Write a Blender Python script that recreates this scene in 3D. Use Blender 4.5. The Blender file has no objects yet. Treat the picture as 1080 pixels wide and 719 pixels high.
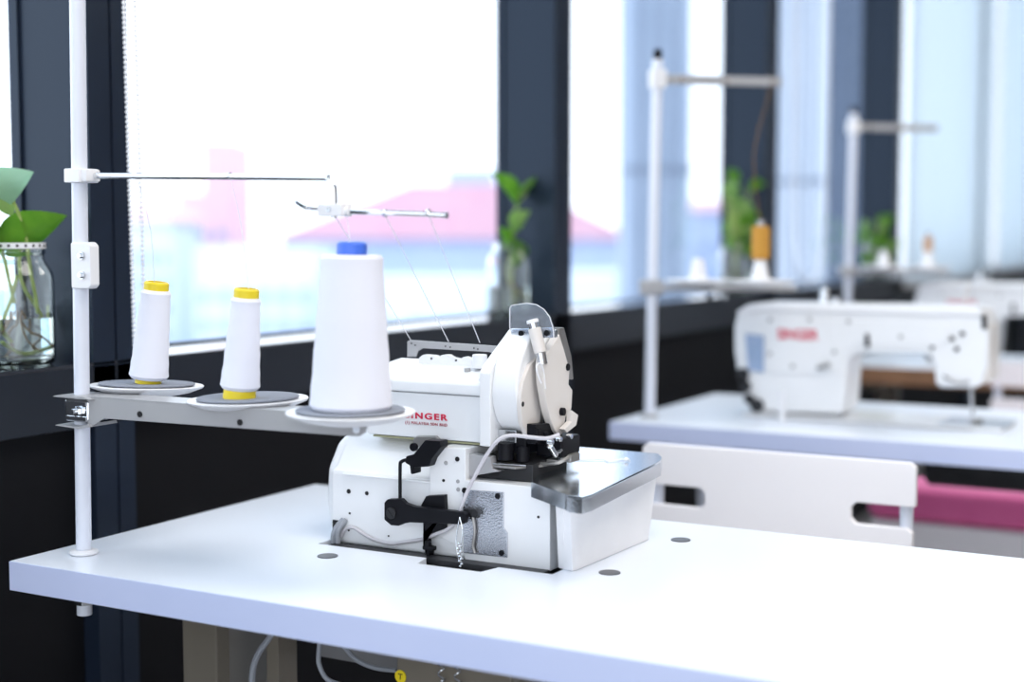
import bpy, bmesh, math, random
from mathutils import Vector, Matrix, Euler
random.seed(7)
PI = math.pi
sc = bpy.context.scene
col = sc.collection

# ------------------------------------------------------------------ camera
YAW, PITCH = math.radians(29.05), math.radians(4.25)
cd = bpy.data.cameras.new('camera'); cam = bpy.data.objects.new('camera', cd); col.objects.link(cam)
cd.sensor_width = 36; cd.lens = 50; cd.clip_start = 0.05; cd.clip_end = 600
fwd = Vector((math.cos(YAW)*math.cos(PITCH), math.sin(YAW)*math.cos(PITCH), -math.sin(PITCH)))
cam.location = (0, 0, 1.135)
cam.rotation_euler = fwd.to_track_quat('-Z', 'Y').to_euler()
cd.dof.use_dof = True; cd.dof.focus_distance = 1.72; cd.dof.aperture_fstop = 2.0
sc.camera = cam

# ------------------------------------------------------------------ world and light
world = bpy.data.worlds.new('overcast_sky'); sc.world = world; world.use_nodes = True
wn = world.node_tree.nodes; wl = world.node_tree.links
bg = wn['Background']
tc = wn.new('ShaderNodeTexCoord'); sx = wn.new('ShaderNodeSeparateXYZ'); rp = wn.new('ShaderNodeValToRGB')
wl.new(tc.outputs['Generated'], sx.inputs[0]); wl.new(sx.outputs['Z'], rp.inputs[0])
rp.color_ramp.elements[0].position = 0.0; rp.color_ramp.elements[0].color = (.90, .94, 1.0, 1)
rp.color_ramp.elements[1].position = 0.5; rp.color_ramp.elements[1].color = (0.80, 0.90, 1.0, 1)
wl.new(rp.outputs[0], bg.inputs[0]); bg.inputs[1].default_value = 2.5

def area(name, loc, rot, sx_, sy_, power, colr):
    l = bpy.data.lights.new(name, 'AREA'); l.shape = 'RECTANGLE'; l.size = sx_; l.size_y = sy_
    l.energy = power; l.color = colr
    o = bpy.data.objects.new(name, l); col.objects.link(o); o.location = loc; o.rotation_euler = rot
    return o
area('ceiling_fill_light', (1.2, -0.4, 2.85), (0, 0, 0), 1.2, 1.8, 42, (1.0, 0.95, 0.88))  # unseen overhead area lamps, added for fill and highlights
area('ceiling_fill_light', (4.2, -0.4, 2.85), (0, 0, 0), 1.2, 1.8, 42, (1.0, 0.95, 0.88))

sc.view_settings.view_transform = 'Standard'; sc.view_settings.look = 'None'
sc.view_settings.exposure = 0.0; sc.view_settings.gamma = 1.0; sc.view_settings.use_curve_mapping = False

# ------------------------------------------------------------------ materials
MATS = {}
def mat(name, c, rough=0.5, metal=0.0, spec=0.5, bump=None, coat=0.0, trans=0.0, ior=1.45, noise=None, sheen=0):
    m = bpy.data.materials.new(name); m.use_nodes = True; n = m.node_tree.nodes; l = m.node_tree.links
    b = n['Principled BSDF']
    b.inputs['Base Color'].default_value = (*c, 1); b.inputs['Roughness'].default_value = rough
    b.inputs['Metallic'].default_value = metal; b.inputs['Specular IOR Level'].default_value = spec
    b.inputs['Coat Weight'].default_value = coat; b.inputs['Transmission Weight'].default_value = trans
    b.inputs['IOR'].default_value = ior; b.inputs['Sheen Weight'].default_value = sheen
    if bump or noise:
        t = n.new('ShaderNodeTexCoord')
    if bump:
        sc_, st, kind = bump
        if kind == 'wave':
            x = n.new('ShaderNodeTexWave'); x.wave_type = 'BANDS'; x.bands_direction = 'Z'; x.inputs['Scale'].default_value = sc_
            x.inputs['Distortion'].default_value = 1.5; x.inputs['Detail'].default_value = 2
        else:
            x = n.new('ShaderNodeTexNoise'); x.inputs['Scale'].default_value = sc_; x.inputs['Detail'].default_value = 3
        bp = n.new('ShaderNodeBump'); bp.inputs['Strength'].default_value = st; bp.inputs['Distance'].default_value = 0.002
        l.new(t.outputs['Object'], x.inputs['Vector']); l.new(x.outputs['Fac' if 'Fac' in x.outputs else 'Color'], bp.inputs['Height'])
        l.new(bp.outputs[0], b.inputs['Normal'])
    if noise:
        c2, sc_ = noise
        x = n.new('ShaderNodeTexNoise'); x.inputs['Scale'].default_value = sc_; x.inputs['Detail'].default_value = 4
        r = n.new('ShaderNodeValToRGB'); r.color_ramp.elements[0].position = .35; r.color_ramp.elements[1].position = .65
        r.color_ramp.elements[0].color = (*c, 1); r.color_ramp.elements[1].color = (*c2, 1)
        l.new(t.outputs['Object'], x.inputs['Vector']); l.new(x.outputs[0], r.inputs[0]); l.new(r.outputs[0], b.inputs['Base Color'])
    MATS[name] = m; return m
def translucent(m, c, f):
    n = m.node_tree.nodes; l = m.node_tree.links; t = n.new('ShaderNodeBsdfTranslucent'); t.inputs[0].default_value = (*c, 1)
    mx = n.new('ShaderNodeMixShader'); mx.inputs[0].default_value = f
    l.new(n['Principled BSDF'].outputs[0], mx.inputs[1]); l.new(t.outputs[0], mx.inputs[2]); l.new(mx.outputs[0], n['Material Output'].inputs[0])
laminate = mat('white_laminate', (.82, .86, .94), .30, spec=.45, noise=((.80, .85, .93), 3))
edgeband = mat('shade_tinted_edge_band', (.60, .66, .90), .45, noise=((.57, .635, .88), 6))  # lavender is the bluish shade on the table edge, put into its colour
woodedge = mat('brown_edge_band', (.33, .17, .09), .5, noise=((.25, .13, .07), 12))
paint = mat('white_machine_paint', (.83, .84, .86), .28, coat=.25, noise=((.81, .82, .84), 9))
cream = mat('cream_machine_paint', (.72, .68, .65), .33, coat=.2, noise=((.69, .65, .62), 9))
plast = mat('white_plastic', (.84, .84, .86), .38, noise=((.81, .81, .84), 20))
tube = mat('white_powder_coat', (.74, .77, .86), .33, coat=.2, noise=((.72, .75, .84), 14))
armm = mat('pale_grey_coat', (.40, .40, .41), .36, coat=.1, noise=((.37, .37, .39), 14))
greyp = mat('grey_plastic', (.38, .38, .38), .42, noise=((.35, .35, .36), 14))
drawm = mat('drawer_grey', (.22, .22, .23), .5, noise=((.20, .20, .21), 14))
thread = mat('white_thread', (.80, .81, .90), .85, bump=(420, .12, 'wave'), sheen=.2)
threadl = mat('white_thread_strand', (.85, .87, .92), .8)
ochre = mat('ochre_thread', (.60, .30, .05), .8, bump=(160, .35, 'wave'))
tan = mat('tan_thread', (.62, .36, .20), .8, bump=(160, .35, 'wave'))
yellow = mat('yellow_plastic', (.85, .66, .02), .4, noise=((.80, .62, .02), 30))
blue = mat('blue_plastic', (.06, .17, .72), .35, noise=((.06, .16, .68), 30))
foam = mat('grey_foam', (.26, .28, .33), .9, bump=(500, .4, 'noise'))
chrome = mat('chrome', (.75, .77, .80), .08, 1.0)
steel = mat('brushed_steel', (.62, .64, .67), .22, 1.0, bump=(260, .08, 'noise'))
platem = mat('polished_plate', (.72, .77, .82), .16, 1.0, bump=(120, .02, 'noise'))
dsteel = mat('dull_steel', (.36, .35, .34), .35, .8, bump=(200, .15, 'noise'))
hammered = mat('hammered_steel', (.55, .57, .62), .20, 1.0, bump=(420, .35, 'noise'))
black = mat('black_metal', (.004, .0045, .007), .42, .0, spec=.2, noise=((.006, .006, .009), 30))
hole = mat('dark_hole', (.01, .01, .012), .8)
pan = mat('dark_oil_pan', (.014, .015, .018), .45, .0, noise=((.022, .022, .026), 20))
capm = mat('dark_cap', (.07, .075, .085), .30, noise=((.09, .09, .10), 40))
hose = mat('white_hose', (.60, .58, .62), .4)
greycab = mat('grey_cable', (.30, .32, .36), .45)
red = mat('red_print', (.62, .01, .06), .5)
brownp = mat('dull_red_print', (.42, .10, .13), .5)
clear = mat('clear_acrylic', (.80, .86, .95), .06, trans=.86, ior=1.45)
jarglass = mat('jar_glass', (.96, .99, .98), .0, trans=1.0, ior=1.45)
waterm = mat('water', (.93, .97, .92), .0, trans=1.0, ior=1.33)
leafm = mat('green_leaf', (.06, .24, .015), .38, noise=((.20, .42, .04), 26), coat=.2)
translucent(leafm, (.18, .42, .04), .35)
leafl = mat('pale_leaf', (.22, .42, .10), .4, noise=((.34, .52, .18), 26))
leafu = mat('pale_leaf_underside', (.46, .66, .52), .45, noise=((.52, .72, .60), 26))
translucent(leafu, (.5, .8, .55), .3)
stemm = mat('green_stem', (.30, .42, .10), .5, noise=((.38, .48, .16), 40))
rootm = mat('brown_root', (.25, .16, .07), .8)
clad = mat('dark_blue_cladding', (.011, .017, .032), .36, spec=.4, bump=(30, .03, 'noise'))
clad.node_tree.nodes['Principled BSDF'].inputs['Specular Tint'].default_value = (.68, .84, 1, 1)
silld = mat('glossy_dark_sill', (.016, .020, .030), .10, spec=.9)
fasc = mat('dark_fascia', (.009, .013, .021), .38, spec=.38, noise=((.011, .015, .024), 5))
wallm = mat('dark_wall', (.0035, .0040, .006), .6, spec=.22, noise=((.0050, .0055, .0075), 5))
floorm = mat('grey_floor', (.20, .20, .21), .5, noise=((.24, .24, .25), 4))
ceilm = mat('white_ceiling', (.80, .80, .80), .8, noise=((.78, .78, .78), 3))
warmwall = mat('warm_wall', (.62, .54, .49), .8, noise=((.60, .52, .47), 3))
blindm = mat('roller_blind', (.88, .92, .95), .8, bump=(300, .2, 'noise'))
translucent(blindm, (.90, .96, 1.0), .62)
seatw = mat('white_plywood', (.93, .90, .91), .4, noise=((.91, .88, .90), 5))
seatedge = mat('cream_edge', (.80, .72, .64), .5, noise=((.78, .70, .62), 20))
pink = mat('pink_fabric', (.88, .17, .42), .7, noise=((.84, .15, .39), 10), sheen=.3)
beige = mat('beige_steel', (.20, .175, .14), .4, noise=((.18, .16, .13), 8))
greylab = mat('blue_grey_label', (.33, .42, .60), .5, noise=((.28, .38, .55), 60))
roofpink = mat('pink_roof', (.56, .30, .38), .8, noise=((.56, .33, .40), .4))
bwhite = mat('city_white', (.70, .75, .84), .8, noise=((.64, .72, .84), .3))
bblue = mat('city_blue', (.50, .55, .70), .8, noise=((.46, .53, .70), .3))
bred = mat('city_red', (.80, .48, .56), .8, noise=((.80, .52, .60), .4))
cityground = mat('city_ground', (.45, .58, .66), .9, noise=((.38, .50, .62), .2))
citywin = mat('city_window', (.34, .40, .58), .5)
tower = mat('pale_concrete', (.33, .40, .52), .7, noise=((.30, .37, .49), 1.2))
towerd = mat('blue_grey_panel', (.16, .20, .28), .6, noise=((.14, .18, .26), 1.2))

def glassmat():
    m = bpy.data.materials.new('window_glass'); m.use_nodes = True; n = m.node_tree.nodes; l = m.node_tree.links
    n.remove(n['Principled BSDF']); out = n['Material Output']
    t = n.new('ShaderNodeBsdfTransparent'); t.inputs[0].default_value = (.95, .975, 1, 1)
    g = n.new('ShaderNodeBsdfGlossy'); g.inputs['Roughness'].default_value = .02
    lw = n.new('ShaderNodeLayerWeight'); lw.inputs[0].default_value = .5; f = n.new('ShaderNodeMath'); f.operation = 'POWER'; f.inputs[1].default_value = 5.0; l.new(lw.outputs['Facing'], f.inputs[0])
    mx = n.new('ShaderNodeMixShader'); l.new(f.outputs[0], mx.inputs[0]); l.new(t.outputs[0], mx.inputs[1]); l.new(g.outputs[0], mx.inputs[2])
    l.new(mx.outputs[0], out.inputs[0]); return m
winglass = glassmat()

# ------------------------------------------------------------------ builders
ROOTS = {}
def rootmat(o):
    while o.parent is not None: o = o.parent
    return ROOTS.get(o.name, Matrix.Identity(4))
def tag(o, label=None, cat=None, group=None, kind=None):
    if label: o['label'] = label
    if cat: o['category'] = cat
    if group: o['group'] = group
    if kind: o['kind'] = kind
    return o
def thing(name, label, cat, loc=(0, 0, 0), rot=(0, 0, 0), group=None):
    o = bpy.data.objects.new(name, None); o.empty_display_size = .05; col.objects.link(o)
    o.location = loc; o.rotation_euler = rot
    ROOTS[o.name] = Matrix.Translation(Vector(loc)) @ Euler(rot).to_matrix().to_4x4()
    return tag(o, label, cat, group)

class MB:
    def __init__(s): s.b = bmesh.new()
    def _bev(s, verts, r, seg=2, ang=25):
        if r <= 0: return
        vs = set(verts); ed = [e for e in s.b.edges if e.verts[0] in vs and e.verts[1] in vs and len(e.link_faces) == 2 and e.calc_face_angle(0) > math.radians(ang)]
        if ed: bmesh.ops.bevel(s.b, geom=ed, offset=r, segments=seg, affect='EDGES', profile=.5, clamp_overlap=True)
    def box(s, x0, x1, y0, y1, z0, z1, r=0, seg=2, M=None):
        g = bmesh.ops.create_cube(s.b, size=1)['verts']
        m = Matrix.Translation(((x0+x1)/2, (y0+y1)/2, (z0+z1)/2)) @ Matrix.Diagonal((abs(x1-x0), abs(y1-y0), abs(z1-z0), 1))
        if M is not None: m = M @ m
        bmesh.ops.transform(s.b, matrix=m, verts=g); s._bev(g, r, seg); return s
    def prism(s, pts, axis, a, c, r=0, seg=2, ang=25, top=None):
        """extrude a 2D outline along axis from a to c; top = optional second outline at c"""
        def P(p, d): return {'x': (d, p[0], p[1]), 'y': (p[0], d, p[1]), 'z': (p[0], p[1], d)}[axis]
        top = top or pts; n = len(pts)
        v0 = [s.b.verts.new(P(p, a)) for p in pts]; v1 = [s.b.verts.new(P(p, c)) for p in top]
        f = [s.b.faces.new(v0[::-1]), s.b.faces.new(v1)]
        for i in range(n): f.append(s.b.faces.new((v0[i], v0[(i+1) % n], v1[(i+1) % n], v1[i])))
        bmesh.ops.recalc_face_normals(s.b, faces=f); s._bev(v0+v1, r, seg, ang); return s
    def cyl(s, p0, p1, r0, r1=None, n=24, bev=0):
        p0, p1 = Vector(p0), Vector(p1); r1 = r0 if r1 is None else r1; d = p1-p0
        q = d.to_track_quat('Z', 'Y').to_matrix().to_4x4()
        g = bmesh.ops.create_cone(s.b, cap_ends=True, segments=n, radius1=r0, radius2=r1, depth=d.length)['verts']
        bmesh.ops.transform(s.b, matrix=Matrix.Translation((p0+p1)/2) @ q, verts=g); s._bev(g, bev, 2, 50); return s
    def sph(s, c, r, sc=(1, 1, 1), n=16):
        k = max(4, n//2)
        return s.lathe([(r*math.sin(PI*i/k) if 0 < i < k else 0, -r*math.cos(PI*i/k)) for i in range(k+1)], c, n, Matrix.Diagonal((*sc, 1)))
    def lathe(s, prof, c=(0, 0, 0), n=40, M=None, closed=False):
        rings = []
        for r, z in prof:
            if r < 1e-6: rings.append([s.b.verts.new((0, 0, z))])
            else: rings.append([s.b.verts.new((r*math.cos(2*PI*i/n), r*math.sin(2*PI*i/n), z)) for i in range(n)])
        fs = []
        pairs = list(zip(rings, rings[1:])) + ([(rings[-1], rings[0])] if closed else [])
        for A, B in pairs:
            if len(A) == 1 and len(B) == 1: continue
            for i in range(n):
                j = (i+1) % n
                if len(A) == 1: fs.append(s.b.faces.new((A[0], B[j], B[i])))
                elif len(B) == 1: fs.append(s.b.faces.new((A[i], A[j], B[0])))
                else: fs.append(s.b.faces.new((A[i], A[j], B[j], B[i])))
        bmesh.ops.recalc_face_normals(s.b, faces=fs)
        m = Matrix.Translation(c) if M is None else Matrix.Translation(c) @ M
        bmesh.ops.transform(s.b, matrix=m, verts=[v for R_ in rings for v in R_]); return s
    def tube(s, pts, r, n=10, smooth=4, rads=None):
        P = [Vector(p) for p in pts]
        if smooth and len(P) > 2:
            Q = []; RR = []
            for i in range(len(P)-1):
                a, b_, c_, d = P[max(i-1, 0)], P[i], P[i+1], P[min(i+2, len(P)-1)]
                for k in range(smooth):
                    t = k/smooth
                    Q.append(.5*((2*b_)+(c_-a)*t+(2*a-5*b_+4*c_-d)*t*t+(3*b_-a-3*c_+d)*t**3))
                    if rads: RR.append(rads[i]*(1-t)+rads[i+1]*t)
            Q.append(P[-1]); P = Q
            if rads: RR.append(rads[-1]); rads = RR
        rings = []; up = Vector((0, 0, 1)); prev = None
        for i, p in enumerate(P):
            d = (P[min(i+1, len(P)-1)]-P[max(i-1, 0)]).normalized()
            if prev is None: x = d.orthogonal().normalized()
            else: x = (prev-d*prev.dot(d)).normalized()
            prev = x; y = d.cross(x); rr = rads[i] if rads else r
            rings.append([s.b.verts.new(p+rr*(x*math.cos(2*PI*k/n)+y*math.sin(2*PI*k/n))) for k in range(n)])
        f = []
        for A, B in zip(rings, rings[1:]):
            for k in range(n): f.append(s.b.faces.new((A[k], A[(k+1) % n], B[(k+1) % n], B[k])))
        f.append(s.b.faces.new(rings[0][::-1])); f.append(s.b.faces.new(rings[-1]))
        return s
    def holes(s, outer, inner, z0, z1):
        """slab between z0 and z1 with outline outer and a hole inner"""
        def loop(pts): 
            v = [s.b.verts.new((p[0], p[1], z0)) for p in pts]
            return [s.b.edges.new((v[i], v[(i+1) % len(v)])) for i in range(len(v))]
        e = loop(outer)
        for h in inner: e += loop(h)
        r = bmesh.ops.triangle_fill(s.b, use_beauty=True, use_dissolve=False, edges=e)
        fs = [g for g in r['geom'] if isinstance(g, bmesh.types.BMFace)]
        x = bmesh.ops.extrude_face_region(s.b, geom=fs)
        vs = [g for g in x['geom'] if isinstance(g, bmesh.types.BMVert)]
        bmesh.ops.translate(s.b, vec=(0, 0, z1-z0), verts=vs)
        bmesh.ops.recalc_face_normals(s.b, faces=s.b.faces); return s
    def build(s, name, m, parent=None, local=False, smooth=35, label=None, wn_=True):
        me = bpy.data.meshes.new(name); b = s.b
        if parent is not None and not local:
            bmesh.ops.transform(b, matrix=rootmat(parent).inverted(), verts=b.verts)
        b.to_mesh(me); b.free()
        for p in me.polygons: p.use_smooth = True
        me.set_sharp_from_angle(angle=math.radians(smooth))
        me.materials.append(m)
        o = bpy.data.objects.new(name, me); col.objects.link(o)
        if parent is not None: o.parent = parent
        if wn_:
            w = o.modifiers.new('weighted_normals', 'WEIGHTED_NORMAL'); w.keep_sharp = True
        if label: o['label'] = label
        return o
def struct(name, mb, m, smooth=35):
    o = mb.build(name, m, smooth=smooth); o['kind'] = 'structure'; return o
def copy_tree(o, parent=None):
    c = o.copy(); col.objects.link(c); c.parent = parent
    for ch in list(o.children): copy_tree(ch, c)
    return c
def text_mesh(name, body, size, origin, m, parent, width=None, bold=0.0, depth=.0004, space=1.0):
    """lettering on a plane facing -x, starting at origin (baseline left), running towards -y"""
    cu = bpy.data.curves.new(name, 'FONT'); cu.body = body; cu.size = size; cu.extrude = depth; cu.offset = bold; cu.space_character = space
    t = bpy.data.objects.new(name+'_tmp', cu); col.objects.link(t)
    dg = bpy.context.evaluated_depsgraph_get(); dg.update()
    me = bpy.data.meshes.new_from_object(t.evaluated_get(dg))
    col.objects.unlink(t); bpy.data.objects.remove(t)
    xs = [v.co.x for v in me.vertices]; k = 1.0 if width is None else width/(max(xs)-min(xs)); x0 = min(xs)
    for v in me.vertices: v.co.x = (v.co.x-x0)*k
    R_ = Matrix(((0, 0, -1, origin[0]), (-1, 0, 0, origin[1]), (0, 1, 0, origin[2]), (0, 0, 0, 1)))
    me.transform(rootmat(parent).inverted() @ R_); me.materials.clear(); me.materials.append(m)
    o = bpy.data.objects.new(name, me); col.objects.link(o); o.parent = parent; return o
def rrect(x0, x1, y0, y1, r, n=5):
    p = []
    for cx_, cy_, a0 in ((x1-r, y1-r, 0), (x0+r, y1-r, 90), (x0+r, y0+r, 180), (x1-r, y0+r, 270)):
        for k in range(n+1):
            a = math.radians(a0+90*k/n); p.append((cx_+r*math.cos(a), cy_+r*math.sin(a)))
    return p

# ------------------------------------------------------------------ the setting
WY = 1.50           # front of the window wall
struct('floor', MB().box(-3, 12, -5, 1.8, -.08, 0), floorm)
struct('ceiling', MB().box(-3, 12, -5, 1.8, 3.0, 3.1), ceilm)
struct('wall_left', MB().box(-3, 12, 1.53, 1.65, 0, .863), wallm)
struct('wall_right', MB().box(-3, 12, -5.1, -5, 0, 3.0), warmwall)
struct('wall_far', MB().box(12, 12.1, -5, 1.8, 0, 3.0), ceilm)
struct('trim_1', MB().box(-3, 12, 1.50, 1.65, .863, .950, r=.0015), fasc)
struct('trim_2', MB().box(-3, 12, 1.50, 1.65, .950, .954), silld)
struct('trim_3', MB().box(-3, 12, 1.52, 1.65, 2.75, 3.0), clad)
COLS = [(-0.05, .04), (1.474, 1.553), (2.90, 2.985), (4.36, 4.47), (6.0, 6.09), (7.6, 7.69), (9.2, 9.29)]
k = 4
for a, b in COLS:
    m = MB(); s_ = a+(b-a)*.56
    m.box(a, s_-.002, WY, 1.648, 0, 3.0); m.box(s_+.002, b, WY, 1.648, 0, 3.0); m.box(a+.003, b-.003, WY+.008, 1.645, 0, 3.0)
    struct('trim_%d' % k, m, clad); k += 1
for i in range(len(COLS)):
    a = COLS[i][1]; b = COLS[i+1][0] if i+1 < len(COLS) else 12
    f = MB(); f.box(a, b, 1.632, 1.65, 2.70, 2.75); f.box(a, a+.005, 1.632, 1.65, .954, 2.75); f.box(b-.005, b, 1.632, 1.65, .954, 2.75)
    f.box(a, b, 1.632, 1.65, .954, .957)
    w = struct('window_%d' % (i+1), f, clad)
    g = MB().box(a+.004, b-.004, 1.639, 1.645, .957, 2.70).build('pane', winglass, w)

# ------------------------------------------------------------------ worktables
def table(x0, x1, y0, y1, cut, edge, label, th=.035):
    t = thing('sewing_table', label, 'table', ((x0+x1)/2, (y0+y1)/2, 0))
    top = MB(); o = [(x0, y0), (x1, y0), (x1, y1), (x0, y1)]
    top.holes(o, cut, .75-th, .75); tp = top.build('tabletop', laminate, t, smooth=30)
    e = MB(); e.holes([(x0-.001, y0-.001), (x1+.001, y0-.001), (x1+.001, y1+.001), (x0-.001, y1+.001)], [[(x0, y0), (x1, y0), (x1, y1), (x0, y1)]], .75-th, .7493)
    e.build('edge_band', edge, t)
    return t
XN = 1.418
cut1 = [(XN, 1.066), (XN, .905), (1.388, .898), (1.388, .812), (XN, .805), (XN, .735), (1.66, .735), (1.66, 1.066)]
T1 = table(1.165, 1.762, .10, 1.328, [cut1], edgeband, 'nearest white sewing table holding the overlock machine and spool stand')
T2 = table(2.66, 3.262, -.05, 1.245, [rrect(2.87, 3.05, .55, 1.04, .01, 2)], edgeband, 'middle white sewing table behind the white slotted chair', .037)
T3 = table(4.16, 4.77, -.05, 1.235, [rrect(4.37, 4.55, .5, 1.0, .01, 2)], woodedge, 'farthest white sewing table with brown front edge', .05)
def legs(t, x0, x1, yl, yr, h, m):
    for y in (yl, yr):
        b = MB(); b.box(x0+.25, x0+.31, y-.03, y+.03, .04, h, r=.004); b.box(x0+.06, x1-.06, y-.03, y+.03, 0, .045, r=.004)
        b.box(x0+.08, x1-.08, y-.025, y+.025, h-.03, h, r=.003); b.build('leg', m, t)
    MB().box(x0+.26, x0+.30, yr, yl, .30, .34, r=.003).build('cross_rail', m, t)
legs(T1, 1.165, 1.762, 1.26, .20, .7145, beige)
legs(T2, 2.66, 3.262, 1.12, .06, .7125, tube)
legs(T3, 4.16, 4.77, 1.12, .06, .6995, beige)
# under the nearest table: side panel, drawer, control box, cables
MB().box(1.44, 1.455, 1.150, 1.235, .30, .7145).build('side_panel', dsteel, T1)
MB().box(1.43, 1.47, 1.140, 1.160, .30, .7145, r=.002).build('hanger_bar', beige, T1)
dr = MB().box(1.50, 1.68, .90, 1.13, .575, .7145, r=.003).build('drawer', drawm, T1)
MB().box(1.495, 1.50, .96, 1.05, .60, .61, r=.001).build('drawer_pull', steel, dr)
q = [(1.3300, 0.8901, 0.6462), (1.3300, 0.7991, 0.6393), (1.3300, 0.8837, 0.6328), (1.3300, 0.8239, 0.6474), (1.3300, 0.8028, 0.6506)]
cb = MB().box(1.33, 1.44, q[1][1]-.06, q[0][1], .48, .7145, r=.003).build('control_box', beige, T1, label='beige control box with yellow sticker')
MB().cyl((1.3295, q[2][1], q[2][2]), (1.3285, q[2][1], q[2][2]), .0075).build('sticker', yellow, cb)
text_mesh('sticker_letter', 'T', .010, (1.3284, q[2][1]+.0028, q[2][2]-.0034), hole, cb)
for k in (3, 4):
    sp = MB(); sp.tube([(1.322+.004*math.cos(a*.9), q[k][1]+.004*math.sin(a*.9), .714-.0018*a) for a in range(0, 90)], .0011, 5, 2); sp.build('tension_spring', steel, T1)
MB().tube([(1.3600, 1.0858, 0.6565), (1.3600, 1.0993, 0.6380), (1.3600, 1.1160, 0.6165), (1.3600, 1.1255, 0.5887), (1.3600, 1.1265, 0.5305)], .0040, 8).build('cable', greycab, T1)
MB().tube([(1.3600, 1.0196, 0.6539), (1.3600, 1.0227, 0.6301), (1.3600, 1.0215, 0.6163), (1.3600, 1.0104, 0.6016), (1.3600, 0.9894, 0.5979)], .0030, 8).build('cable', greycab, T1)
MB().tube([(1.4000, 1.0151, 0.6326), (1.4000, 0.9968, 0.6175), (1.4000, 0.9688, 0.6110), (1.4000, 0.9370, 0.6123)], .0030, 8).build('cable', greycab, T1)
# flush plugs in the tabletop
for (x, y) in ((1.3671, 1.0131, 0.7500)[:2], (1.4553, 0.6806, 0.7500)[:2], (1.6579, 0.6764, 0.7500)[:2]):
    MB().cyl((x, y, .7480), (x, y, .7512), .0125, n=28, bev=.0006).build('cable_hole_cap', capm, T1)

# ------------------------------------------------------------------ spool stand on the nearest table
PX_, PY_ = 1.234, 1.279
st = thing('thread_stand', 'nearest spool stand, white pole rising beside the big window column', 'thread stand', (PX_, PY_, .75), (math.radians(.85), 0, 0))
MB().cyl((0, 0, -.075), (0, 0, .86), .0092, n=32, bev=.001).build('pole', tube, st, local=True)
m = MB(); m.lathe([(.0098, .0005), (.016, .0005), (.0175, .002), (.017, .004), (.011, .006), (.0098, .006)], n=32, closed=True); m.build('base_flange', plast, st, local=True)
MB().lathe([(.010, .0001), (.0155, .0001), (.0155, .0006), (.010, .0006)], n=32, closed=True).build('washer', hole, st, local=True)
MB().cyl((0, 0, -.062), (0, 0, -.048), .0115, n=6, bev=.001).build('lock_nut', steel, st, local=True)
# upper clamp and bent chrome rod
m = MB(); m.box(1.218, 1.250, 1.257, 1.2815, 1.197, 1.2135, r=.0015); m.box(1.222, 1.245, 1.249, 1.262, 1.198, 1.2125, r=.002); m.cyl((1.232, 1.281, 1.205), (1.232, 1.2845, 1.205), .004)
m.build('clamp', plast, st)
RZ = 1.205
m = MB(); m.tube([(1.236, 1.262, 1.2055), (1.236, 1.15, 1.2025), (1.237, 1.05, 1.200), (1.238, .925, 1.1965), (1.238, .912, 1.1955), (1.238, .906, 1.189), (1.238, .9045, 1.180), (1.238, .9045, 1.165)], .0037, 12, 6)
rod = m.build('guide_rod', chrome, st)
for y in (1.183, 1.045):
    z = 1.2035-(1.183-y)*.02
    MB().cyl((1.236, y+.0012, z), (1.236, y-.0012, z), .0040, n=16).build('thread_eye', chrome, rod)
m = MB(); m.box(1.228, 1.249, .888, .920, 1.155, 1.1685, r=.0015); m.cyl((1.238, .889, 1.160), (1.238, .884, 1.160), .0055); blk = m.build('cross_block', plast, st)
m = MB(); m.cyl((1.229, .904, 1.1625), (1.2265, .904, 1.1625), .0028); m.cyl((1.238, .905, 1.156), (1.238, .905, 1.1525), .003); m.build('screw', steel, blk)
m = MB(); m.tube([(1.238, .89, 1.160), (1.242, .84, 1.1585), (1.247, .80, 1.157), (1.250, .773, 1.1555)], .0030, 10, 4)
m.cyl((1.250, .7735, 1.1555), (1.2502, .7705, 1.1554), .0034); cb2 = m.build('cross_bar', chrome, st)
MB().tube([(1.235, .917, 1.1625), (1.222, .928, 1.164), (1.19, .915, 1.168), (1.17, .905, 1.171)], .0022, 10, 4).build('cross_bar', chrome, st)
for y, x in ((.842, 1.2425), (.792, 1.248)):
    MB().cyl((x, y+.001, 1.158), (x, y-.001, 1.158), .0042, n=16).build('thread_eye', chrome, cb2)
# joint bracket on the pole
m = MB(); m.prism([(1.2765, 1.072), (1.2765, 1.1265), (1.249, 1.127), (1.2445, 1.1225), (1.2445, 1.0765), (1.249, 1.072)], 'x', 1.221, 1.236, r=.002)
jb = m.build('joint_bracket', plast, st)
for z in (1.088, 1.111):
    m = MB(); m.cyl((1.2215, 1.2575, z), (1.2185, 1.2575, z), .0048); m.cyl((1.2185, 1.2575, z), (1.2155, 1.2575, z), .0032, n=6); m.build('bolt', steel, jb)
# spool arm : channel of sheet metal with two tongues round the pole
AX = 1.238
m = MB()
m.prism([(1.2515, .9455), (1.262, .945), (1.296, .9445), (1.300, .9430), (1.262, .9425), (1.240, .9425)], 'x', 1.210, 1.262, r=0)
m.prism([(1.245, .9130), (1.262, .9085), (1.296, .9095), (1.300, .9080), (1.262, .9062), (1.243, .9095)], 'x', 1.213, 1.258, r=0)
m.prism([(1.2515, .9443), (.862, .9440), (.855, .941), (.850, .9355), (.852, .9290), (.860, .9245), (.870, .9240), (1.225, .9205), (1.243, .9110), (1.2515, .9110)], 'x', 1.2180, 1.2195, r=0)
m.prism([(1.2515, .9455), (.866, .9455), (.866, .9440), (1.2515, .9440)], 'x', 1.2180, 1.262, r=0)
arm = m.build('spool_arm', armm, st, smooth=25)
m = MB(); m.box(1.216, 1.252, 1.248, 1.288, .9135, .9405, r=.004, seg=3); m.cyl((1.2155, 1.264, .927), (1.2105, 1.264, .927), .006, n=6); m.cyl((1.2105, 1.264, .927), (1.205, 1.264, .927), .0035)
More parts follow.
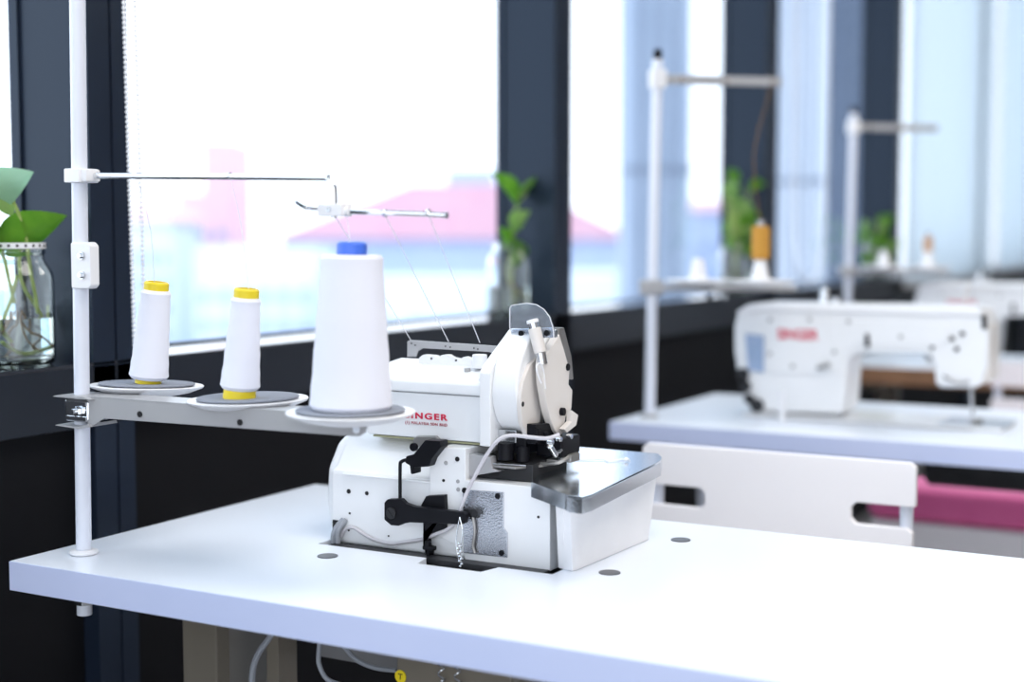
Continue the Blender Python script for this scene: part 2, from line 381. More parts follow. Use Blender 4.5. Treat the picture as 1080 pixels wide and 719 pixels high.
m.box(1.2135, 1.217, 1.250, 1.284, .916, .9205); m.box(1.2135, 1.217, 1.250, 1.284, .934, .938)
m.build('pole_clamp', chrome, st, label='shiny chrome clamp')
for y in (1.168, 1.020): MB().cyl((1.2183, y, .929), (1.2168, y, .929), .0036, n=16).build('hole', hole, arm)
MB().cyl((1.2183, .8635, .9315), (1.2168, .8635, .9315), .0042, n=16).build('hole', laminate, arm)
# discs
DISCS = [((1.310, 1.244, .9475), (.003, .042, 0)), ((1.268, 1.050, .9455), (-.02, 0, 0)), ((1.232, .881, .9450), (0, 0, 0))]
for (c, r) in DISCS:
    M = Euler(r).to_matrix().to_4x4()
    d = MB().lathe([(.006, -.012), (.030, -.0105), (.052, -.006), (.0675, .0000), (.069, .0022), (.068, .0034), (.064, .003), (.045, .0012), (.006, .0008)], c, 56, M, closed=True).build('spool_disc', plast, st)
    MB().lathe([(.005, .0018), (.0575, .0035), (.0585, .0050), (.057, .0060), (.005, .0048)], c, 56, M, closed=True).build('foam_pad', foam, d)
    MB().lathe([(0, -.012), (.009, -.012), (.009, -.006), (.0055, .004), (.0045, .085), (0, .087)], c, 20, M).build('spool_pin', armm, d)
# the cones
def cone(name, c, rot, rb, rt, h, inner_b, cap, capr, caph, basering, mt, mc, label, group=None):
    t = thing(name, label, 'thread spool', c, rot, group)
    prof = [(inner_b, basering), (rb-.003, basering), (rb, basering+.004), (rb-.001, basering+.012)]
    for i in range(1, 12): prof.append((rb-.001+(rt-rb)*i/12+.0004*math.sin(i*2.1), basering+.012+(h-.016)*i/12))
    prof += [(rt, basering+h-.004), (rt-.003, basering+h), (inner_b*.6, basering+h), (inner_b*.6, basering+h-.01), (inner_b, basering+.01)]
    MB().lathe(prof, n=48, closed=True).build('thread_winding', mt, t, local=True)
    H_ = basering+h
    p = [(inner_b*.95, 0), (inner_b*1.04, 0), (inner_b, basering), (inner_b*.55, H_-.006), (capr, H_-.005), (capr, H_+caph-.002), (capr-.002, H_+caph), (capr-.004, H_+caph), (inner_b*.5, H_-.006), (inner_b*.8, .01)]
    MB().lathe(p, n=40, closed=True).build('core', mc, t, local=True)
    return t
Z = .0062
cone('thread_spool', (1.306, 1.238, .9472+Z), (math.radians(7.0), math.radians(1), 0), .0240, .0186, .110, .0155, 0, .0150, .010, .006, thread, yellow, 'small white spool with yellow core, leaning, nearest the white pole', 'white thread cones on the nearest stand')
cone('thread_spool', (1.254, 1.051, .9440+Z), (math.radians(6.0), 0, 0), .0226, .0170, .105, .0180, 0, .0143, .010, .011, thread, yellow, 'small white spool with yellow core, standing between the other two', 'white thread cones on the nearest stand')
cone('thread_cone', (1.230, .879, .9436+Z), (math.radians(1.0), 0, 0), .0440, .0335, .163, .0310, 0, .0158, .013, .002, thread, blue, 'large white thread cone with bright blue top', 'white thread cones on the nearest stand')
for nm, pts in (('thread', [(1.304, 1.223, 1.078), (1.275, 1.20, 1.14), (1.236, 1.183, 1.2035)]), ('thread', [(1.255, 1.036, 1.075), (1.250, 1.042, 1.15), (1.236, 1.045, 1.2008)]),
                ('thread', [(1.232, .881, 1.122), (1.236, .884, 1.14), (1.238, .889, 1.158)])):
    MB().tube(pts, .00045, 6, 3).build(nm, threadl, st)
TH = [((1.238, .903, 1.155), ((1.5300, 0.9990, 1.0014))), ((1.2425, .842, 1.156), ((1.5300, 0.9418, 1.0010))), ((1.248, .792, 1.156), ((1.5300, 0.8959, 1.0015)))]
for a, b in TH:
    MB().tube([a, b], .00055, 6, 0).build('thread', threadl, st)

# ------------------------------------------------------------------ overlock machine
OM = thing('overlock_machine', 'white overlock sewing machine with red lettering on nearest table', 'sewing machine', (1.50, .90, .70))
F0 = 1.452
MB().box(1.425, 1.652, .742, 1.060, .70, .7405, r=.004).build('oil_pan', pan, OM)
m = MB(); m.box(1.4255, 1.445, .752, 1.058, .7405, .7475, r=.001); m.build('pan_lip', pan, OM)
# lower body: left casting with curved shoulder
prof = [(F0, .7445), (F0, .832), (F0+.003, .838), (F0+.012, .842), (F0+.030, .866), (F0+.045, .879), (F0+.060, .884), (F0+.16, .884), (F0+.19, .872), (F0+.19, .7445)]
m = MB(); m.prism(prof, 'y', .868, 1.072, r=.0065, seg=4, ang=40); body = m.build('lower_body', paint, OM)
# belt cover bulge on the left end
MB().prism([(F0+.022, .752), (F0+.014, .80), (F0+.018, .838), (F0+.040, .868), (F0+.075, .886), (F0+.14, .884), (F0+.18, .85), (F0+.18, .752)], 'y', 1.068, 1.090, r=.010, seg=5, ang=20).build('end_cover', paint, OM)
MB().box(F0-.0035, F0+.004, .870, 1.050, .8335, .8365, r=.0014).build('trim_rib', paint, body)
# middle tower and right box
m = MB(); m.prism([(0.9207, 0.7752), (0.9189, 0.8617), (0.9053, 0.8801), (0.8679, 0.8805), (0.8680, 0.8496), (0.8642, 0.7544)], 'x', 1.4480, 1.560, r=.002); tw = m.build('front_tower', paint, OM)
m = MB(); m.box(1.4475, 1.640, .7535, .8700, .7445, .8425, r=.002); rb = m.build('right_body', paint, OM)
MB().box(1.470, 1.640, .7485, .7540, .752, .838, r=.001).build('side_plate', cream, rb)
def dots(plane, pts, par, mt=hole, dx=.0008):
    for (p, r) in pts:
        x, y, z = p
        if plane == 'x': MB().cyl((x+.001, y, z), (x-dx, y, z), r, n=16).build('screw_hole', mt, par)
        else: MB().cyl((x, y+.001, z), (x, y-dx, z), r, n=16).build('screw_hole', mt, par)
P = [(1.4520, 1.0419, 0.8130), (1.4520, 1.0143, 0.8130), (1.4520, 1.0407, 0.7852), (1.4520, 1.0424, 0.7632), (1.4520, 1.0285, 0.7641), (1.4520, 0.9819, 0.7622), (1.4520, 1.0591, 0.8460)]
dots('x', [(P[0], .0030), (P[1], .0026), (P[2], .0014), (P[3], .0013), (P[4], .0013), (P[5], .0011)], body)
P = [(1.4480, 0.8953, 0.8612), (1.4480, 0.8792, 0.8671), (1.4480, 0.8987, 0.8395), (1.4480, 0.8786, 0.8401), (1.4480, 0.8780, 0.8303)]
dots('x', [(P[0], .0026), (P[1], .0028), (P[2], .0017), (P[3], .0023), (P[4], .0026)], tw, greyp)
dots('x', [(P[1], .0029), (P[2], .0018)], tw, dx=.0010)
P = [(1.4475, 0.7686, 0.8322), (1.4475, 0.7686, 0.8076)]
dots('x', [(P[0], .0020), (P[1], .0016)], rb)
# hammered inspection plate
m = MB(); m.prism([(0.8708, 0.8313), (0.8147, 0.8328), (0.8147, 0.7909), (0.8096, 0.7846), (0.8096, 0.7551), (0.8697, 0.7542)], 'x', 1.4455, 1.4485, r=.0008); ip = m.build('inspection_plate', hammered, OM)
P = [(1.4455, 0.8170, 0.7601), (1.4455, 0.8221, 0.8277), (1.4455, 0.8678, 0.8305)]
for p in P: MB().cyl((p[0]+.001, p[1], p[2]), (p[0]-.0015, p[1], p[2]), .0034, n=20, bev=.0005).build('screw', black, ip)
# head (upper arm housing)
m = MB(); m.prism([(1.474, .884), (1.474, .9405), (1.486, .9415), (1.60, .9415), (1.63, .930), (1.635, .884)], 'y', .851, 1.03, r=.003); hd = m.build('head_housing', paint, OM)
m = MB(); m.prism([(1.4675, .9420), (1.4675, .956), (1.472, .9590), (1.530, .9705), (1.56, .974), (1.585, .968), (1.60, .955), (1.60, .9420)], 'y', .8535, 1.036, r=.003, seg=3); lid = m.build('top_lid', paint, OM)
P = [(1.4675, 0.8674, 0.9528)]
MB().cyl((1.478, .862, .958), (1.478, .862, .9635), .0045, n=20, bev=.001).build('hinge_knob', plast, lid)
MB().box(1.475, 1.60, .852, 1.02, .8815, .8838).build('gasket', mat('olive_gasket', (.30, .30, .18), .6), hd)
# lettering
text_mesh('brand_lettering', 'SINGER', .0105, ((1.4735, 0.9711, 0.9087)), red, hd, width=.0625, bold=.0003, space=1.25)
text_mesh('brand_line', '(1) MALAYSIA SDN BHD', .0052, ((1.4735, 0.9705, 0.9012)), brownp, hd, width=.0610, space=1.15)
# thread guide frame and tension row
m = MB(); fr = [(1.0035, 0.9792), (1.0033, 0.9988), (0.9990, 1.0008), (0.8646, 0.9979), (0.8592, 0.9934), (0.8592, 0.9852), (0.8687, 0.9848), (0.8741, 0.9881), (0.8823, 0.9901), (0.9802, 0.9911), (0.9875, 0.9872), (0.9904, 0.9797)]
m.prism(fr, 'x', 1.5285, 1.5315, r=.0004, seg=1); gf = m.build('thread_guide_frame', armm, OM)
for q in ((1.5285, 0.9966, 0.9967), (1.5285, 0.9908, 0.9945), (1.5285, 0.9451, 0.9950), (1.5285, 0.9381, 0.9940), (1.5285, 0.9033, 0.9942), (1.5285, 0.8978, 0.9932), (1.5285, 0.8719, 0.9930), (1.5285, 0.8651, 0.9945)):
    MB().cyl((q[0]+.0005, q[1], q[2]), (q[0]-.0006, q[1], q[2]), .0010, n=10).build('thread_hole', hole, gf)
m = MB(); m.prism([(0.9894, 0.9672), (0.9879, 0.9782), (0.9821, 0.9822), (0.9663, 0.9816), (0.9591, 0.9794), (0.9534, 0.9833), (0.9464, 0.9836), (0.9393, 0.9803), (0.9267, 0.9784), (0.9211, 0.9822), (0.9127, 0.9802), (0.9072, 0.9780), (0.8783, 0.9781), (0.8770, 0.9698)], 'x', 1.532, 1.545, r=.001); tb = m.build('tension_bar', plast, OM)
for q in ((1.5315, 0.9684, 0.9781), (1.5315, 0.9316, 0.9773), (1.5315, 0.8886, 0.9779)):
    MB().cyl((q[0]+.001, q[1], q[2]), (q[0]-.0007, q[1], q[2]), .0013, n=10).build('thread_hole', hole, tb)
q = ((1.5200, 0.8901, 0.9775))
MB().cyl((1.520, q[1], q[2]-.007), (1.520, q[1], q[2]+.010), .0098, .0092, n=28, bev=.001).build('tension_knob', plast, OM)
MB().cyl((1.51, q[1]+.012, .9655), (1.51, q[1]+.012, .9705), .0040, n=20).build('thread_pin', greyp, OM)

# arm end bracket, drum, face plates
br = [(1.4535, .884), (1.4535, .972), (1.460, .980), (1.526, 1.020), (1.534, 1.021), (1.560, 1.010), (1.58, .96), (1.58, .884)]
MB().prism(br, 'y', .8365, .8520, r=.0018).build('arm_bracket', paint, OM)
dp = []
for i in range(40):
    a = 2*PI*i/40; dp.append((1.514+.058*math.cos(a), .950+.058*math.sin(a)))
dp = [(x, z) if z < .97 else (x, z+(z-.97)*.35) for x, z in dp]
MB().prism(dp, 'y', .8020, .8370, r=.003, seg=3, ang=40).build('arm_drum', paint, OM)
m = MB(); m.prism([(1.5012, 0.9898), (1.4797, 0.9812), (1.4633, 0.9623), (1.4575, 0.9461), (1.4575, 0.9326), (1.4610, 0.9142), (1.4692, 0.9031), (1.4775, 0.8918), (1.4870, 0.8895), (1.4942, 0.9092), (1.5063, 0.9101), (1.5087, 0.9329), (1.5013, 0.9566), (1.4940, 0.9732)], 'y', .7975, .8035, r=.001)
fp = m.build('face_cover', cream, OM)
dots('y', [((1.4620, 0.7980, 0.9367), .0032)], fp)
MB().prism([(1.500, .992), (1.516, 1.011), (1.526, 1.015), (1.552, 1.011), (1.556, .99), (1.53, .975)], 'y', .7935, .8370, r=.002).build('drum_hood', paint, OM)
# groove with needle bar
MB().prism([(1.4916, 0.9791), (1.5159, 0.9772), (1.5259, 0.9369), (1.5615, 0.9002), (1.5564, 0.8842), (1.4918, 0.8923), (1.4917, 0.9175)], 'y', .7990, .8010, r=0).build('needle_slot', dsteel, OM)
MB().tube([(1.4943, 0.7950, 0.9769), (1.5041, 0.7950, 0.9394), (1.5140, 0.7950, 0.9038)], .0030, 12, 3).build('needle_bar', steel, OM)
MB().tube([(1.5051, 0.7930, 0.9623), (1.5150, 0.7930, 0.9327), (1.5327, 0.7930, 0.8924)], .0018, 10, 3).build('presser_rod', chrome, OM)
# leaning outer plate
m = MB(); m.prism([(1.4841, 0.9918), (1.5035, 0.9994), (1.5258, 1.0163), (1.5385, 0.9970), (1.5541, 0.9702), (1.5516, 0.9529), (1.5620, 0.9449), (1.5596, 0.9216), (1.5441, 0.9128), (1.5366, 0.8938), (1.5265, 0.8904), (1.5139, 0.9000), (1.5039, 0.9138), (1.4940, 0.9321), (1.4842, 0.9602), (1.4818, 0.9807)], 'y', .782, .792, r=.0015, seg=3)
op = m.build('face_plate', cream, OM)
MB().tube([(1.4794, 0.7820, 0.9607), (1.4699, 0.7820, 0.9727), (1.4675, 0.7820, 0.9819), (1.4746, 0.7820, 0.9847), (1.4818, 0.7820, 0.9796), (1.4866, 0.7820, 0.9690), (1.4891, 0.7820, 0.9530)], .0010, 8, 4).build('slot_lip_highlight', plast, op)  # bright highlight along the slot edge, modelled as a white loop
m = MB(); m.prism([(1.4721, 0.9123), (1.5083, 0.9093), (1.5282, 0.8930), (1.5614, 0.8842), (1.5563, 0.8777), (1.4721, 0.8886)], 'y', .786, .798, r=.001); m.cyl(*((1.4752, 0.7860, 0.9067), (1.4752, 0.7860, 0.8909)), .0035); m.cyl(*((1.4855, 0.7800, 0.9025), (1.4904, 0.7800, 0.8848)), .0030); m.build('needle_clamp', black, OM)
m = MB(); m.prism([(1.5313, 1.0226), (1.5464, 1.0229), (1.5672, 0.9853), (1.5727, 0.9565), (1.5571, 0.9579)], 'y', .786, .800, r=.001); m.build('lever_arm', dsteel, OM)
q = ((1.5477, 0.7840, 0.9742)); MB().cyl((q[0], q[1]+.002, q[2]), (q[0], q[1]-.004, q[2]), .0045, n=20, bev=.001).build('screw', black, op)
MB().prism([(1.5401, 0.9227), (1.5583, 0.9148), (1.5531, 0.9025), (1.5276, 0.8962), (1.5200, 0.9017), (1.5402, 0.9087)], 'y', .772, .780, r=.001).build('thread_take_up', cream, OM)
q = ((1.5305, 0.7790, 0.9214)); MB().cyl((q[0], q[1]+.004, q[2]), (q[0], q[1]-.002, q[2]), .0050, n=20, bev=.001).build('screw', black, op)
# top: presser spring column
m = MB(); a = ((1.4880, 0.7962, 1.0249), (1.4880, 0.7879, 0.9958), (1.4880, 0.7853, 0.9823))
m.cyl(a[1], a[0], .0074, .0078, n=28, bev=.001); m.build('spring_sleeve', cream, OM)
MB().cyl(a[2], a[1], .0064, .0064, n=28).build('spring_tube', steel, OM)
d = (Vector(a[0])-Vector(a[1])).normalized()
MB().cyl(Vector(a[0])-d*.002, Vector(a[0])+d*.0065, .0064, n=28).build('cap_neck', chrome, OM)
MB().cyl(Vector(a[0])+d*.0060, Vector(a[0])+d*.0105, .0072, n=28, bev=.0008).build('cap', plast, OM)
MB().prism([(0.8326, 1.0104), (0.8313, 1.0220), (0.7784, 1.0259), (0.7733, 1.0227), (0.7733, 1.0137)], 'x', 1.497, 1.505, r=.001).build('guard_bracket', steel, OM)
MB().prism([(1.496, 1.0115), (1.512, 1.0135), (1.522, 1.006), (1.522, .99), (1.50, .985)], 'y', .796, .838, r=.002).build('top_shoulder', paint, OM)
gp = [(0.8285, 1.0109), (0.8325, 1.0245), (0.8325, 1.0474), (0.8298, 1.0509), (0.8091, 1.0542), (0.7963, 1.0528), (0.7860, 1.0474), (0.7784, 1.0386), (0.7739, 1.0264), (0.7726, 1.0140)]
MB().prism(gp, 'x', 1.4935, 1.4955, r=.0003, seg=1).build('eye_guard', clear, OM, label='clear plastic guard')
MB().tube([(1.4930, p[0], p[1]) for p in gp], .00045, 6, 0).build('guard_edge_highlight', plast, OM)  # edge highlight of the clear guard, added as a thin white tube
for q in ((1.4925, 0.8167, 1.0177), (1.4925, 0.7820, 1.0194)): MB().cyl((q[0]+.003, q[1], q[2]), (q[0]-.001, q[1], q[2]), .0035, n=20, bev=.0004).build('screw', black, OM)
# throat: channel plates and dark mechanics
m = MB(); m.prism([(1.470, .8425), (1.470, .8640), (1.520, .868), (1.560, .868), (1.560, .8425)], 'y', .788, .868, r=.002); m.build('throat_block', pan, OM)
MB().prism([(0.8727, 0.8734), (0.8385, 0.8714), (0.8359, 0.8579), (0.8255, 0.8553), (0.8714, 0.8447)], 'x', 1.456, 1.470, r=.001).build('channel_plate', armm, OM)
MB().prism([(1.458, .868), (1.458, .805), (1.49, .784), (1.575, .778), (1.575, .868)], 'z', .8590, .8620, r=.001).build('slide_plate', dsteel, OM)
MB().prism([(1.458, .842), (1.47, .850), (1.55, .835), (1.50, .795), (1.465, .795)], 'z', .8625, .8640, r=.0006).build('chip_guard', steel, OM)
m = MB(); m.box(1.475, 1.56, .800, .838, .874, .898, r=.003); m.box(1.500, 1.55, .765, .80, .870, .893, r=.003); m.cyl((1.47, .825, .868), (1.47, .825, .888), .010); m.cyl((1.478, .806, .866), (1.478, .806, .884), .008)
m.build('looper_housing', black, OM)
MB().box(1.472, 1.476, .812, .846, .888, .903, r=.001).build('bracket_window', steel, OM)
m = MB(); m.box(1.515, 1.54, .760, .767, .862, .872, r=.002); m.box(1.50, 1.53, .768, .786, .8625, .867, r=.001); m.tube([(1.50, .755, .872), (1.49, .765, .866), (1.49, .79, .862)], .0025, 8)
m.build('presser_foot', dsteel, OM)
m = MB(); m.tube([(1.4845, 0.7680, 0.8774), (1.5042, 0.7680, 0.8793), (1.5243, 0.7680, 0.8835)], .003, 8, 3); m.tube([(1.4993, 0.7680, 0.8685), (1.5193, 0.7680, 0.8680), (1.5372, 0.7680, 0.8749)], .002, 8, 3); m.cyl(*((1.4747, 0.7680, 0.8877), (1.4894, 0.7680, 0.8744)), .0035); m.build('presser_lever', chrome, OM)
for q in ((1.4913, 0.7640, 0.8938), (1.4694, 0.7640, 0.8932), (1.5188, 0.7640, 0.8937)): MB().cyl((q[0], q[1]+.004, q[2]), (q[0], q[1]-.003, q[2]), .0032, n=18, bev=.0006).build('screw', chrome, OM)
# cloth plate and side cover
ptop = [(1.4377, 0.7734), (1.7094, 0.8670), (1.7085, 0.7301), (1.6813, 0.7131), (1.6516, 0.7031), (1.4013, 0.6766), (1.3809, 0.6782), (1.3835, 0.6969)]
MB().prism(ptop, 'z', .8320, .8500, r=.0006, seg=2).build('cloth_plate', platem, OM, label='polished metal cloth plate')
pb = [(1.3842, 0.7019), (1.3740, 0.6909), (1.3729, 0.6754), (1.3932, 0.6738), (1.6423, 0.6978)]
m = MB()
for (a, b) in zip(pb, pb[1:]):
    m.b.faces.new([m.b.verts.new(v) for v in ((a[0], a[1], .8330), (b[0], b[1], .8330), (b[0], b[1], .8490), (a[0], a[1], .8490))])
bmesh.ops.remove_doubles(m.b, verts=m.b.verts, dist=1e-5); bmesh.ops.solidify(m.b, geom=m.b.faces, thickness=.0012)
m.build('plate_rim', steel, OM, smooth=60)
lo = [(1.4426, 0.7300), (1.4402, 0.7202), (1.4548, 0.7178), (1.6388, 0.7124)]
hi = [(1.4207, 0.7228), (1.4142, 0.7111), (1.4301, 0.7059), (1.6983, 0.7256)]
m = MB(); cin = lambda L: L+[(x+.004, y+.012) for x, y in L[::-1]]
m.prism(cin(lo), 'z', .7505, .8335, r=.0012, top=cin(hi)); m.build('side_cover', plast, OM)
MB().box(1.50, 1.62, .735, .7535, .755, .82).build('cover_hinge_block', pan, OM)
# thread tails on the plate
MB().tube([(1.60, .80, .8508), (1.62, .77, .8512), (1.612, .755, .851), (1.64, .745, .8515), (1.63, .735, .851)], .0007, 6, 5).build('thread_tail', threadl, OM)
MB().sph((1.625, .738, .8535), .003, (1.4, 1, .7), 10).build('thread_fluff', threadl, OM)
# black lever linkage on the front
LX = 1.432
m = MB(); m.tube([(1.4370, 0.9547, 0.8031), (1.4370, 0.9544, 0.8535), (1.4370, 0.9523, 0.8595), (1.4370, 0.9460, 0.8623), (1.4370, 0.9296, 0.8647)], .0022, 10, 3); m.build('bent_rod', black, OM)
m = MB(); m.prism([(0.9440, 0.8675), (0.9331, 0.8706), (0.9276, 0.8768), (0.9166, 0.8891), (0.8951, 0.8895), (0.8938, 0.8827), (0.9073, 0.8668), (0.9114, 0.8573), (0.9332, 0.8544), (0.9332, 0.8463), (0.9373, 0.8460), (0.9386, 0.8563), (0.9455, 0.8592)], 'x', 1.434, 1.452, r=.0012)
m.cyl((1.434, .931, .880), (1.430, .931, .880), .005); m.build('pivot_block', black, OM)
MB().prism([(0.9581, 0.8719), (0.9566, 0.8838), (0.9510, 0.8878), (0.9233, 0.8897), (0.9178, 0.8854), (0.9165, 0.8772)], 'x', 1.4690, 1.4745, r=.002).build('recess_plate', dsteel, OM)
m = MB(); m.prism([(0.9723, 0.8088), (0.9681, 0.8133), (0.9487, 0.8157), (0.9418, 0.8105), (0.9295, 0.8081), (0.8600, 0.8078), (0.8561, 0.8048), (0.8574, 0.7944), (0.8640, 0.7926), (0.9351, 0.7879), (0.9434, 0.7859), (0.9517, 0.7821), (0.9628, 0.7816), (0.9725, 0.7877)], 'x', 1.428, 1.437, r=.0012)
lv = m.build('lever_bar', black, OM)
q = ((1.4280, 0.9613, 0.7970)); MB().cyl((1.4285, q[1], q[2]), (1.4255, q[1], q[2]), .0070, n=28, bev=.0008).build('pivot_screw', pan, lv)
MB().box(-.0002, .0002, -.0006, .0006, -.0062, .0062, M=Matrix.Translation((1.4253, q[1], q[2])) @ Matrix.Rotation(math.radians(-40), 4, 'X')).build('screw_slot', hole, lv)
m = MB(); m.prism([(0.9277, 0.8063), (0.9195, 0.8198), (0.8938, 0.8233), (0.8926, 0.8026), (0.8940, 0.7771), (0.9021, 0.7762), (0.9225, 0.7730), (0.9225, 0.7589), (0.9144, 0.7575), (0.9158, 0.7421), (0.9185, 0.7418), (0.9198, 0.7592), (0.9238, 0.7763), (0.9237, 0.7938)], 'x', 1.440, 1.452, r=.001); m.build('lever_bracket', black, OM)
m = MB(); q = ((1.4360, 0.9138, 0.7665), (1.4360, 0.9139, 0.7443)); m.cyl(q[0], q[1], .0019, n=14); m.cyl((1.436, q[0][1], q[0][2]), (1.436, q[0][1], q[0][2]-.010), .0042, n=18, bev=.0006); m.box(1.432, 1.440, q[0][1]-.010, q[0][1]+.006, q[0][2]-.011, q[0][2]-.006, r=.001)
m.build('adjusting_screw', black, OM)
m = MB(); q = ((1.4400, 0.8620, 0.8044), (1.4400, 0.8502, 0.8055)); m.cyl((1.440, q[0][1], q[0][2]), (1.448, q[0][1], q[0][2]), .0055); m.box(1.441, 1.446, q[1][1]-.003, q[0][1], q[0][2]-.005, q[0][2]+.005, r=.0015); m.cyl((1.438, q[1][1], q[1][2]), (1.446, q[1][1], q[1][2]), .0050, n=20); m.build('latch', pan, OM)
MB().tube([(1.4430, 0.8546, 0.8000), (1.4430, 0.8520, 0.7831), (1.4430, 0.8546, 0.7656), (1.4430, 0.8520, 0.7567)], .0020, 8, 3).build('latch_spring', dsteel, OM)
m = MB(); ch = [(1.4280, 0.8640, 0.8017), (1.4280, 0.8680, 0.7842), (1.4280, 0.8694, 0.7704), (1.4280, 0.8668, 0.7558), (1.4280, 0.8655, 0.7445)]
m.tube(ch, .0008, 6, 3); m.tube([(1.4280, 0.8640, 0.8017), (1.4280, 0.8601, 0.7850), (1.4280, 0.8628, 0.7676), (1.4280, 0.8628, 0.7482)], .0008, 6, 3)
for i in range(10):
    q = ((1.4265, 0.8645, 0.7700), (1.4265, 0.8626, 0.7428)); t = i/9; c = Vector(q[0]).lerp(Vector(q[1]), t); m.sph(c+Vector((0, random.uniform(-.003, .003), 0)), .0024, (1, 1, .8), 8)
m.build('chain_tie', chrome, OM)
MB().tube([(1.4300, 0.8612, 0.8016), (1.4300, 0.8639, 0.7980), (1.4300, 0.8665, 0.7931), (1.4300, 0.8666, 0.7886)], .0012, 8, 3).build('tie_wire', plast, OM)
# white hose
m = MB(); m.tube([(1.4480, 0.7418, 0.9063), (1.4400, 0.7536, 0.9020), (1.4400, 0.7747, 0.9017), (1.4400, 0.7998, 0.9022), (1.4350, 0.8136, 0.8974), (1.4350, 0.8289, 0.8806), (1.4350, 0.8445, 0.8557), (1.4350, 0.8576, 0.8319), (1.4350, 0.8669, 0.8105), (1.4400, 0.8752, 0.7951), (1.4400, 0.8886, 0.7822), (1.4400, 0.9048, 0.7748), (1.4490, 0.9283, 0.7648), (1.4490, 0.9518, 0.7588), (1.4490, 0.9771, 0.7538), (1.4490, 1.0013, 0.7560), (1.4490, 1.0199, 0.7625), (1.4490, 1.0343, 0.7682), (1.4490, 1.0461, 0.7646), (1.4490, 1.0535, 0.7541)], .0023, 12, 5)
m.build('white_hose', hose, OM)
for y0 in (0, .0065):
    MB().tube([(1.443, 1.052+y0, .742), (1.442, 1.053+y0, .756), (1.444, 1.050+y0*.8, .768), (1.452, 1.047+y0*.6, .776)], .0034, 10, 4).build('power_cable', greycab, OM)
MB().prism([(1.0662, 0.7745), (1.0559, 0.7743), (1.0560, 0.7585), (1.0664, 0.7599)], 'x', 1.4500, 1.4530, r=0).build('cable_slot', hole, OM)
MB().prism([(1.400, .884), (1.400, .828), (1.4165, .822), (1.4165, .89)], 'z', .735, .7405).build('foot_bracket', dsteel, OM)

# ------------------------------------------------------------------ jars of pothos
def leaf(mb, base, tip, width, droop=.15, roll=0.0, side=None):
    base, tip = Vector(base), Vector(tip); ax = tip-base; L = ax.length; d = ax.normalized()
    s = d.cross(Vector((0, 0, 1))) if side is None else Vector(side)
    s = (s-d*s.dot(d)).normalized(); s = Matrix.Rotation(roll, 3, d) @ s; nrm = s.cross(d).normalized()
    N, K = 14, 4; rows = []
    for i in range(N+1):
        t = i/N; w = width*.5*(math.sin(PI*min(1, t**.62*1.0))**.8 if t > 0 else .02)*(1-.25*t)*1.15
        if i == N: w = .0003
        back = -.10*L*max(0, 1-t*4)
        c = base+d*L*t+nrm*(-droop*L*(t**2)+droop*L*t*.8)
        row = []
        for k in range(-K, K+1):
            u = k/K; row.append(mb.b.verts.new(c+s*w*u+nrm*(abs(u)**1.3*w*.28)+d*back*abs(u)))
        rows.append(row)
    fs = []
    for A, B in zip(rows, rows[1:]):
        for k in range(2*K): fs.append(mb.b.faces.new((A[k], A[k+1], B[k+1], B[k])))
    r = bmesh.ops.solidify(mb.b, geom=fs, thickness=.0005)
def jar(x, y, label, stems, leaves, R=.049, H=.165, detailed=True, rim=True, group='jars of pothos along the window sill'):
    Zs = .954
    t = thing('plant_jar', label, 'plant jar', (x, y, Zs), group=group)
    g = .0022
    o = [(0, .0005), (R*.86, .0005), (R*.96, .003), (R, .010), (R, H*.72), (R*.97, H*.78), (R*.80, H*.86), (R*.74, H*.885), (R*.74, H*.93), (R*.78, H*.945), (R*.78, H*.965), (R*.74, H*.975), (R*.74, H)]
    i_ = [(R*.74-g, H), (R*.74-g, H*.885), (R*.80-g, H*.855), (R*.97-g, H*.775), (R-g, H*.71), (R-g, .014), (R*.86, .006), (0, .006)]
    MB().lathe(o+i_, n=48).build('glass_jar', jarglass, t, local=True, smooth=60)
    MB().lathe([(0, .0063), (R*.86, .0063), (R-g-.0004, .0145), (R-g-.0004, H*.40), (0, H*.40)], n=40).build('water', waterm, t, local=True)
    if rim:
        r_ = MB().lathe([(R*.745, H*.985), (R*.80, H*.985), (R*.80, H*1.035), (R*.745, H*1.035)], n=40, closed=True).build('neck_band', plast, t, local=True)
        for k in range(22):
            a = 2*PI*k/22; c = Vector((R*.80*math.cos(a), R*.80*math.sin(a), H*1.01))
            MB().cyl(c*1.0-Vector((.0005*math.cos(a), .0005*math.sin(a), 0)), c+Vector((.0005*math.cos(a), .0005*math.sin(a), 0)), .0020, n=10).build('band_dot', hole, r_, local=True)
    for s_ in stems: MB().tube(s_, .0026, 8, 5).build('stem', stemm, t)
    for (a, b, w, dr_, ro, sd, mt) in leaves:
        l = MB(); leaf(l, a, b, w, dr_, ro, sd); l.build('leaf', mt, t, smooth=60)
    rt = MB()
    for k in range(7 if detailed else 3):
        a = random.uniform(0, 2*PI); pts = [(x+.01*math.cos(a), y+.01*math.sin(a), Zs+.075)]
        for q in range(1, 6):
            a += random.uniform(-.5, .5); rr = .008+.0065*q; pts.append((x+rr*math.cos(a), y+rr*math.sin(a), Zs+max(.012, .075-.013*q+random.uniform(-.006, .006))))
        rt.tube(pts, .0011, 6, 3)
    rt.build('roots', rootm, t)
    return t
CAMS = (.487, -.873, 0)
jx, jy = 1.405, 1.572
